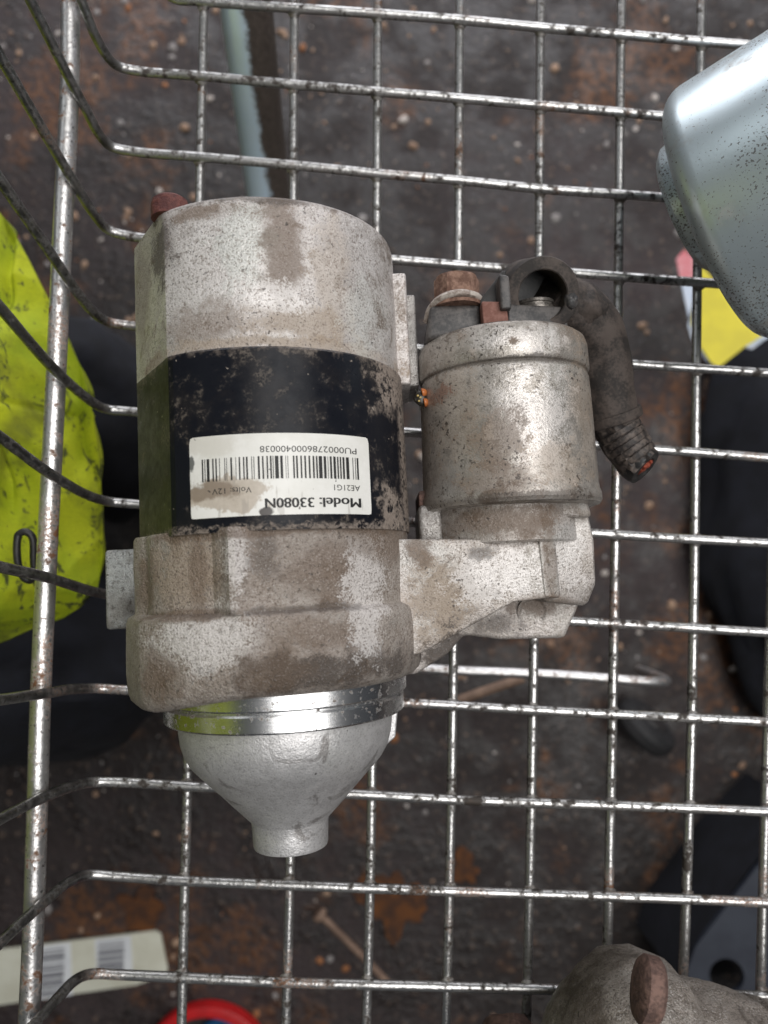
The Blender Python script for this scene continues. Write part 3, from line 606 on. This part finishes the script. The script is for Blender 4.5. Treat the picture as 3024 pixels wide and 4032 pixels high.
# mount arm, ear and pillar cast with the housing
prism('mount_ear', [(20, 8), (88, 8), (88.5, -5.3), (85.3, -13), (81.3, -20.6), (63.2, -20.2), (52.6, -18.4), (47.8, -23.5), (38, -29), (20, -26)], 14, 33, M['arm'], sm, 1.2)
prism('mount_arm', [(28, 9.0), (71.5, 7.3), (74.5, -8.2), (63.8, -9.0), (38.6, -21), (28, -22)], 24, [57, 53.5, 53, 53.5, 56, 57], M['arm'], sm, 0.6)
prism('solenoid_pillar', [(71, 19.2), (86.6, 18.6), (88.6, 7), (88.8, -5.5), (86, -11.5), (72.5, -9.5)], 14, [51, 45, 45, 43, 42, 50], M['arm'], sm, 1.6)
prism('pillar_rib', [(70.6, 19), (75.5, 19), (76.8, -8.5), (72.0, -8.5)], 30, [55, 54, 51.5, 53.5], M['arm'], sm, 0.9)
prism('pillar_shoulder', [(71.5, 19.4), (86.2, 18.9), (87.4, 12.6), (73.5, 12.9)], 30, [54.6, 48.5, 48.5, 54], M['arm'], sm, 1.2)
lathe('cast_dimple', [(0, 4.4), (0.5, 4.4), (0.6, 3.9), (0.2, 3.2), (0.2, 0.5)], M['arm'], sm, (72.5, -12.5, 33.2), (0, -0.25, 1), seg=28)
box('side_tab', -50.5, -34, -12.2, 10.8, 20, 31, M['tab'], sm, 1.0)

# solenoid
SX, SZ = 67.0, 40.0
sol = sweep('solenoid_can', [(16.4, 20), (16.2, 23.2), (16.6, 24.4), (17.6, 24.9), (19.4, 24.9), (20.6, 24.5), (22, 24.3), (30, 24.15), (40, 24.0), (48, 23.8), (51.5, 23.6), (52.8, 23.2), (53.2, 22.9)], M['solenoid'], sm, (SX, SZ), seg=112, sharp=22, jit=0.08)
sweep('solenoid_cap', [(52.9, 22.9), (53.4, 23.6), (54.4, 23.95), (60.5, 23.8), (62.4, 23.2), (63.2, 22.2), (63.3, 18)], M['solenoid'], sm, (SX, SZ), seg=112, sharp=22, jit=0.06)
sweep('solenoid_neck', [(6.5, 19.5), (7, 20), (17, 20)], M['arm'], sm, (65.4, 37), seg=72)
box('neck_block', 40.8, 47.0, 7.6, 18.2, 18, 46, M['lug'], sm, 1.2)
box('neck_clip', 41.2, 43.6, 18.0, 22.5, 20, 43, M['rust_brown'], sm, 0.6)

# terminal block of moulded plastic
tb = sweep('terminal_block', [(62.8, 20.5), (64.4, 20.4), (64.8, 13), (68.0, 12.4), (68.0, 8)], M['plastic'], sm, (SX, SZ-1.5), seg=72, sharp=25)
prism('block_shoulder', [(44.8, 62.5), (60.2, 62.5), (60.0, 71.4), (46.4, 71.9)], 26, 53, M['plastic'], tb, 1.4)
prism('block_shoulder', [(66.4, 62.5), (83.4, 62.5), (83.0, 69.6), (66.6, 69.8)], 26, [57, 53, 53, 57], M['plastic'], tb, 0.8)
prism('fibre_tab', [(59.9, 63.0), (66.6, 63.0), (66.3, 70.2), (59.7, 70.6)], 30, 57.2, M['red_rubber'], tb, 0.4)
prism('block_web', [(59.6, 70.0), (66.6, 70.0), (67.4, 80.2), (66.4, 80.2), (60.0, 72.6)], 34, 53.4, M['plastic_black'], tb, 0.3)
prism('block_post', [(64.4, 67.5), (67.2, 67.5), (67.0, 76.4), (64.3, 77.0)], 34, 59.5, M['plastic'], tb, 0.6)
tn = (54.0, 71.4, 49.2)
lathe('washer', [(0, 7.2), (0.9, 7.2), (1.1, 6.8), (1.1, 3)], M['rust'], tb, tn, (0, 1, 0), seg=40)
tube('wire_loop', [(45.6, 69.0, 47), (46.6, 71.6, 50), (49.4, 73.0, 54.2), (54.0, 73.5, 56.2), (58.6, 73.2, 54.4), (60.4, 72.8, 51)], 1.0, M['washer'], tb, n=10, jitter=0.4)
lathe('terminal_nut', [(2.6, 5.6), (3.2, 6.2), (8.0, 6.2), (8.9, 5.5), (9.0, 3)], M['rust'], tb, tn, (0.03, 1, 0.03), seg=60, hexed=[(3.2, 6.2), (8.0, 6.2)], sharp=22)

# rubber boot and its cut cable: the cup with its open window, then the sleeve
bt = tube('cable_boot', [(80.0, 76.5, 46), (88.0, 73.0, 41), (94.6, 68.0, 36.5), (98.0, 60.0, 32.5), (99.4, 51.5, 30), (101.2, 43.6, 28)], 7, M['rubber'], sm, n=8, seg=32, jitter=0.07, radii=[6.4, 8.0, 8.6, 8.3, 7.8, 7.7])
cupc = (76.0, 73.6, 51.5); cupa = Vector((0.03, -0.36, 0.93))
def ring_tube(name, o, a, r0, r1, l0, l1, mat, parent, cut=None, seg=56):
    a = Vector(a).normalized(); u = a.cross(Vector((0, 1, 0))).normalized(); v = u.cross(a); o = Vector(o)
    V, Fc = [], []
    prof = [(l0, r1), (l1-0.7, r1), (l1-0.2, r1-0.2), (l1, r1-0.7), (l1, r0+0.3), (l1-0.3, r0), (l0, r0)]
    for l, r in prof:
        for k in range(seg):
            t = 2*math.pi*k/seg
            rr = r*(1.0 if not cut else cut(t, r))
            V.append((o + a*l + (u*math.cos(t)+v*math.sin(t))*rr)*MM)
    n = len(prof)
    for i in range(n):
        for k in range(seg):
            p, q = i*seg+k, i*seg+(k+1) % seg; p2, q2 = ((i+1) % n)*seg+k, ((i+1) % n)*seg+(k+1) % seg
            Fc.append((p, q, q2, p2))
    return link(name, V, Fc, mat, parent, sharp=35)
ellipsoid('boot_knuckle', (88.5, 73.0, 41.5), (9.5, 7.4, 8.0), M['rubber'], bt, lump=0.12, rot=-0.5)
ellipsoid('boot_chip', (84.0, 70.6, 55.0), (1.9, 2.6, 1.8), M['plastic'], bt, lump=0.2, seg=20, rings=12)
ring_tube('boot_cup', cupc, cupa, 6.5, 10.0, -13, 5.5, M['rubber'], bt)
lathe('cup_floor', [(-13, 7.4), (-11, 7.4), (-11, 2)], M['plastic_black'], bt, cupc, cupa, seg=36)
lathe('terminal_stud', [(0, 5.4), (2.2, 5.4), (2.4, 4.9), (3.0, 4.9), (3.2, 5.3), (4.0, 5.3), (4.2, 4.8), (5.0, 4.8), (5.2, 5.2), (6.0, 5.1), (6.2, 2)], M['thread'], tb, (75.6, 66.5, 48.5), (0, 1, 0.05), seg=40)
ring_tube('boot_lip', (101.3, 43.2, 27.9), (0.28, -0.93, -0.22), 5.6, 8.7, -1.6, 1.4, M['rubber'], bt)
cb = tube('cut_cable', [(100.4, 46, 28.6), (102.6, 40, 27), (105.4, 34.0, 26), (108.0, 30.4, 26), (109.6, 28.6, 26.4)], 5.6, M['cable'], sm, n=10, seg=32, jitter=0.2, radii=[6.2, 6.5, 6.1, 6.4, 6.0, 6.3, 6.0, 6.0])
for f, rr in ((0.22, 6.85), (0.38, 6.75), (0.52, 6.7), (0.66, 6.6), (0.82, 6.5)):
    c = Vector((101.6, 42, 27.4)).lerp(Vector((109.2, 29.2, 26.3)), f)
    ring_tube('tape_wrap', c, (0.42+0.2*f, -0.86, -0.12+0.2*f), rr-1.0, rr, -1.0, 0.9, M['cable'], cb, seg=36)
ring_tube('insulation_end', (109.3, 29.0, 26.3), (0.60, -0.70, 0.38), 3.4, 6.0, -1.5, 1.6, M['plastic_black'], cb, seg=36)
for k in range(26):
    a = random.random()*6.28; r = 3.0*random.random()**0.5
    c = Vector((109.9, 28.3, 26.7)) + Vector((math.cos(a)*r*0.78, math.cos(a)*r*0.62, math.sin(a)*r*0.9))
    d = Vector((0.60, -0.70, 0.38))
    tube('copper_strand', [c-d*1.5, c, c+d*random.uniform(0.1, 0.8)], 0.55, M['copper'], cb, n=2, seg=7)

# ------------------------------------------------------------------ ladybird sitting in the gap
lb = thing('ladybird', 'tiny orange and black ladybird clinging between motor and solenoid', 'ladybird', (0.0103, 0.0495, 0.0465), rad(12))
ellipsoid('body', (-0.2, 0, 0.9), (1.7, 2.2, 1.0), M['beetle'], lb, seg=20, rings=12)
def elytron(s):
    V, Fc = [], []
    for i in range(9):
        for k in range(9):
            th = math.pi*(0.04+0.92*i/8); ph = math.pi*k/8
            x = math.sin(ph)*math.sin(th)*1.75; y = -math.cos(th)*2.5; z = math.sin(th)*math.cos(ph)
            V.append(Vector((0.35+abs(x)*0.92, s*(0.45+0.0)+y*0.52+s*0.95, 0.9+max(z, -0.2)*1.7))*MM)
    for i in range(8):
        for k in range(8):
            a = i*9+k; Fc.append((a, a+1, a+10, a+9))
    o = link('wing_case', V, Fc, M['elytra'], lb, sharp=60)
    md = o.modifiers.new('s', 'SOLIDIFY'); md.thickness = 0.0002
for s in (-1, 1): elytron(s)
ellipsoid('head', (-1.6, 0.0, 0.9), (0.6, 0.9, 0.6), M['beetle'], lb, seg=14, rings=8)
for s in (-1, 1): ellipsoid('cream_spot', (-0.9, s*0.75, 1.75), (0.35, 0.3, 0.2), M['beetle_spot'], lb, seg=10, rings=6)
ellipsoid('cream_spot', (-0.3, 0.1, 1.9), (0.35, 0.25, 0.15), M['beetle_spot'], lb, seg=10, rings=6)
for s in (-1, 1):
    for q in range(3): tube('leg', [(-0.9+q*0.8, s*1.4, 0.7), (-0.9+q*0.9, s*2.2, 0.6), (-1.0+q*1.0, s*2.9, 0.0)], 0.13, M['beetle'], lb, n=3, seg=6)

# ------------------------------------------------------------------ zinc canister, upper right
cn = thing('metal_canister', 'pitted silver zinc-plated canister tilted up at the upper right of the basket', 'canister', (0, 0, 0))
ca = (math.cos(0.296)*math.cos(0.684), math.sin(0.296)*math.cos(0.684), math.sin(0.684))
co = (99.5, 107.1, 31.0); CR = 39.4; rc = 7.0
prof = [(-1.0, 5), (-1.0, 18), (0, CR-rc)] + [(rc-rc*math.cos(t), CR-rc+rc*math.sin(t)) for t in [math.pi/2*k/8 for k in range(1, 9)]] + [(20, CR), (50, CR), (95, CR), (97, CR-1), (98, CR-4)]
lathe('shell', prof, M['zinc'], cn, co, ca, seg=96, sharp=25)
lathe('end_boss', [(-7, 8), (-7, 15), (-6.4, 18.0), (-4.6, 20.2), (0, 21.4), (4, 21.4)], M['zinc'], cn, (co[0]-3, co[1]+6, co[2]+1), ca, seg=72, sharp=25)

# ------------------------------------------------------------------ second casting, lower right
oc = thing('old_casting', 'rough dirty cast part with rusty bolt head in the lower right corner', 'car part', (0, 0, 0))
ax = Vector((0.93, -0.36, -0.03)).normalized()
prof = [(0, 2), (0.6, 9), (2.5, 17), (6, 24), (11, 29.5), (17, 32.5), (20, 33.0), (24, 33.2), (27, 32.8), (29.5, 31.0), (31, 29.6), (33.5, 29.4), (36, 30.2), (40, 30.8), (46, 31.4), (52, 31.8), (52.6, 31.0), (53.6, 31.0), (54.2, 32.8), (100, 33.5), (101, 20)]
lathe('body', prof, M['oldcast'], oc, (44.5, -128.5, 34), ax, seg=160, sharp=35)
lathe('bolt_head', [(-3, 3), (-2.6, 6.6), (-1.6, 7.6), (1.6, 7.6), (2.6, 6.6), (3, 3)], M['rust_brown'], oc, (64.0, -99.0, 59.5), (0.96, -0.22, 0.10), seg=40, sharp=40)
ob = oc.children[0]
for v in ob.data.vertices:
    n_ = v.normal.copy(); q = v.co*1000; v.co += n_*MM*(1.5*noise.noise(q*0.07)+0.7*noise.noise(q*0.2)+0.35*noise.noise(q*0.5))
prism('cast_rib', [(80, -110), (97, -116.5), (96.6, -118.5), (80, -112)], 55, 66.0, M['oldcast'], oc, 0.6)
ellipsoid('rust_lump', (38, -139, 20), (14, 10, 16), M['rust_brown'], oc, lump=0.2)

# ------------------------------------------------------------------ hi-vis garment beside the basket
hv = thing('hi_vis_garment', 'grubby bright yellow hi-vis work garment bunched against the left of the basket', 'garment', (0, 0, 0))
OUT = [(170, -170), (155.4, -159.3), (142.4, -148), (129.5, -140.3), (107.5, -128.8), (93.1, -121.2), (82.3, -116.5), (64.5, -111.5), (43.4, -108.2), (26, -106.7), (8.8, -105.8), (-4, -107.5), (-11, -114), (-15, -121), (-18.4, -131), (-23.4, -141), (-27, -156), (-30, -170)]
def xr(y):
    for (y0, x0), (y1, x1) in zip(OUT, OUT[1:]):
        if y <= y0 and y >= y1: return x0+(x1-x0)*(y0-y)/(y0-y1)
    return -170
V, Fc = [], []
ny, nt = 200, 300
for j in range(ny+1):
    y = 170-200*j/ny; R0 = xr(y)-2.6
    for k in range(nt):
        t = k/nt*2*math.pi
        # closed section: nose at xr, thick to the left
        ex = (1+math.cos(t))/2; xx = -290 + (R0+290)*(ex**0.55)
        th = 42*(1-ex**6)**0.5*min(1.0, 0.25+ (R0-xx)/40.0)
        endf = min(1, (170.01-y)/30, (y+30.01)/14)**0.5
        z = -42 + math.sin(t)*th*endf
        if math.sin(t) > 0:
            fold = 9.0*noise.noise(Vector((xx*0.035, y*0.018, 1.0))) - 5.0*abs(noise.noise(Vector((xx*0.05-y*0.015, y*0.02, 9.0)))) + 3.0*noise.noise(Vector((xx*0.09+y*0.02, y*0.03, 5.0)))
            fold -= 9*gauss(xx+0.10*y, -136, 2.6)*sst(y, 5, 40)
            fold -= 5*gauss(xx-0.05*y+4*noise.noise(Vector((0, y*0.03, 3))), -121, 2.0)*sst(y, 30, 60)
            fold += 3.0*math.sin((xx+0.5*y)*0.16+2*noise.noise(Vector((xx*0.02, y*0.02, 4))))*sst(-xx, 100, 118)
            fold += 5.5*(0.5-abs(noise.noise(Vector((xx*0.035+y*0.012, y*0.03-xx*0.01, 15.0))))*2.2) + 1.6*noise.noise(Vector((xx*0.16, y*0.07, 21.0)))
            fold -= 2.6*gauss(y-0.05*xx, 70, 1.0)
            z += fold*endf
        V.append(Vector((xx, y, z))*MM)
for j in range(ny):
    for k in range(nt):
        a, b = j*nt+k, j*nt+(k+1) % nt; Fc.append((a, b, b+nt, a+nt))
Fc.append(tuple(range(nt))); Fc.append(tuple(range(ny*nt, ny*nt+nt)))
link('cloth', V, Fc, M['hivis'], hv, sharp=70)
V, Fc = [], []
for j in range(41):
    y = -170+215*j/40
    for k in range(25):
        t = k/24; z = -45+420*t
        x = -300+70*math.sin(math.pi*min(1, t*0.9+0.1))*math.cos((y-30)/260*math.pi*0.8)
        x += 9*noise.noise(Vector((y*0.02, z*0.015, 2))) + 4*noise.noise(Vector((y*0.06, z*0.02, 7)))
        V.append(Vector((x, y, z))*MM)
for j in range(40):
    for k in range(24):
        a = j*25+k; Fc.append((a, a+1, a+26, a+25))
o = link('front_panel', V, Fc, M['hivis'], hv, sharp=70)
md = o.modifiers.new('t', 'SOLIDIFY'); md.thickness = 0.004
tube('zip_pull', [(-120.8, 12, 2), (-120.5, 14.6, 2), (-118.2, 15.6, 2), (-116.2, 14, 1.4), (-115.8, 7, 0.5), (-116.2, 1.2, -1), (-118, -0.4, -2), (-119.8, 0.8, -1), (-120.8, 6, 1), (-120.8, 12, 2), (-120.5, 14.2, 2)], 1.25, M['plastic_black'], hv, n=5, seg=8)

# ------------------------------------------------------------------ dark things on the floor
o = ellipsoid('dark_cloth', (-205, 105, -265), (62, 62, 150), M['navy'], None, lump=0.14, zmin=GZ); setp(o, 'crumpled dark navy cloth just below the yellow garment', 'cloth')
o = ellipsoid('dark_cloth', (-222, -58, -270), (78, 58, 150), M['navy'], None, lump=0.16, zmin=GZ); setp(o, 'nearly black cloth bundle under the lower end of the yellow garment', 'cloth')
o = ellipsoid('dark_cloth', (352, 70, -370), (92, 190, 60), M['navy'], None, lump=0.16, zmin=GZ); setp(o, 'dark navy cloth heap on the floor along the right edge', 'cloth')
# pale card with two barcodes
cg = thing('barcode_card', 'cream card strip with two printed barcodes on the floor at lower left', 'card', (0, 0, 0))
prism('card', [(-334, -301), (-186, -284), (-181, -286.5), (-174.6, -314), (-176, -318), (-200, -326), (-248, -332.5), (-332, -344.5)], GZ+2, GZ+5, M['card'], cg, 0.5)
def flat(name, poly, z, mat, parent, th=0.25): return prism(name, poly, z-th, z, mat, parent, 0)
flat('print_patch', [(-282, -296), (-253.5, -292.5), (-250.5, -333), (-279.5, -337)], GZ+5.2, M['cardwhite'], cg)
flat('print_patch', [(-234, -290.5), (-205, -287.2), (-202.5, -316), (-231.5, -319.5)], GZ+5.2, M['cardwhite'], cg)
random.seed(3)
def bars(x0, x1, y0, y1, slope, name):
    V, Fc = [], []; y = y0
    while y > y1:
        h = random.choice((0.7, 1.2, 2.2, 3.0)); k = len(V); d = (x1-x0)*slope
        V += [Vector(p)*MM for p in ((x0, y, GZ+5.35), (x1, y+d, GZ+5.35), (x1, y+d-h, GZ+5.35), (x0, y-h, GZ+5.35))]; Fc.append((k, k+1, k+2, k+3)); y -= h+random.choice((0.6, 1.0, 1.6))
    link(name, V, Fc, M['cardprint'], cg, smooth=False)
bars(-277, -258, -299, -333, 0.115, 'printed_barcode'); bars(-231, -210, -293, -314, 0.115, 'printed_barcode')
# red ring with blue lid inside
rg = ring_tube('red_ring', (-141, -392, GZ+2), (0, 0, 1), 46, 54, 0, 12, M['red'], None, seg=96); setp(rg, 'red plastic ring on the floor at the bottom edge', 'ring')
o = lathe('blue_disc', [(0, 30), (5, 30), (6, 29), (6, 10)], M['blue'], None, (-126, -379, GZ+2), (0, 0, 1), seg=48); setp(o, 'round blue plastic disc inside the red ring', 'disc')
# nail
nl = thing('loose_bolt', 'long thin dull tan bolt lying on the floor below the motor nose', 'bolt', (0, 0, 0))
tube('shaft', [(-50, -273, GZ+5), (-20, -301, GZ+5), (4, -325, GZ+5)], 2.8, M['tan'], nl, n=4)
lathe('head', [(-4, 3), (-3.6, 6), (0, 6.4), (1, 5.4), (1.2, 2.8)], M['tan'], nl, (-51, -272, GZ+6), (0.72, -0.69, 0), seg=20)
# rust flakes
def flake(cx, cy, r, label):
    n = 30; poly = []
    for k in range(n):
        a = 2*math.pi*k/n; f = r*(0.75+0.75*noise.noise(Vector((math.cos(a)*1.6+cx, math.sin(a)*1.6, cy)))+0.22*random.random()); poly.append((cx+f*math.cos(a), cy+f*math.sin(a)*1.1))
    setp(prism('rust_flake', poly, GZ+0.5, GZ+3.0, M['flake'], None, 0.4, segs=1), label, 'rust flake', 'orange rust flakes on the floor')
flake(-200, -268, 19, 'orange rust flake just above the cream card')
flake(10, -262, 26, 'largest orange rust flake, right of the loose bolt')
flake(66, -236, 14, 'small orange rust flake, rightmost of the three flakes')
# yellow packet
yp = thing('yellow_packet', 'crumpled yellow and red printed packet on the floor under the canister', 'packet', (0, 0, 0))
def tilt(name, poly, z0, dzx, dzy, mat, th=1.0):
    cx, cy = poly[0]
    return prism(name, poly, 0, 1, mat, yp, 0) if False else link(name, [Vector((x, y, z0+dzx*(x-cx)+dzy*(y-cy)))*MM for x, y in poly] + [Vector((x, y, z0-th+dzx*(x-cx)+dzy*(y-cy)))*MM for x, y in poly],
        [tuple(range(len(poly))), tuple(range(2*len(poly)-1, len(poly)-1, -1))] + [(i, (i+1) % len(poly), len(poly)+(i+1) % len(poly), len(poly)+i) for i in range(len(poly))], mat, yp, smooth=False)
tilt('yellow_panel', [(233, 236), (242.4, 226), (255, 209), (266, 198), (281, 180), (267.2, 171.5), (249.2, 157.1), (244.2, 160.2), (236.7, 172), (229.8, 190)], -300, 0.15, 0.1, M['yellow'])
tilt('white_backing', [(240, 230), (284.5, 178.5), (273, 170), (260, 175), (246, 158), (240.7, 164), (231, 179), (228, 190)], -301.6, 0.15, 0.1, M['paleblue'])
tilt('pink_panel', [(223.8, 245), (231.4, 238), (231.6, 224), (221.0, 224), (218.3, 238.5)], -299.4, 0.1, 0.1, M['pink'])
tilt('pale_panel', [(221.2, 223.6), (231.4, 223.6), (230, 205), (227.5, 194)], -301.5, 0.1, 0.1, M['paleblue'])
# tilt('folded_back', [(222, 240), (260, 235), (290, 180), (250, 160), (232, 190)], -340, 0.1, 0.1, M['paleblue'], 2)
# blue-grey panel with a hole
gp = thing('blue_grey_panel', 'dark blue-grey plastic panel with a round hole at the lower right', 'panel', (0, 0, 0))
bm = bmesh.new()
outer = [(205, -330), (206, -280), (215.8, -253.9), (258.1, -200), (300, -160), (330, -160), (330, -330)]
hc, hr = Vector((236, -272)), 11.5
ov = [Vector(p) for p in outer]
# dense outline so the ring of quads to the hole is clean
dense = []
for i in range(len(ov)):
    a, b = ov[i], ov[(i+1) % len(ov)]
    for q in range(8): dense.append(a.lerp(b, q/8))
inner = [hc + (p-hc).normalized()*hr for p in dense]
def lay(z): return [bm.verts.new((p.x*MM, p.y*MM, (z+0.10*(p.x-236))*MM)) for p in dense], [bm.verts.new((p.x*MM, p.y*MM, (z+0.10*(p.x-236))*MM)) for p in inner]
o1, i1 = lay(-300); o0, i0 = lay(-304); n = len(dense)
for k in range(n):
    q = (k+1) % n
    bm.faces.new((o1[k], o1[q], i1[q], i1[k])); bm.faces.new((o0[q], o0[k], i0[k], i0[q]))
    bm.faces.new((o1[q], o1[k], o0[k], o0[q])); bm.faces.new((i1[k], i1[q], i0[q], i0[k]))
from_bm('panel', bm, M['greyblue'], gp)
prism('panel_skirt', [(206, -280), (215.8, -253.9), (258.1, -200), (300, -160), (302, -162), (260, -202), (218, -256), (209, -282)], GZ, -305, M['navy'], gp, 0)
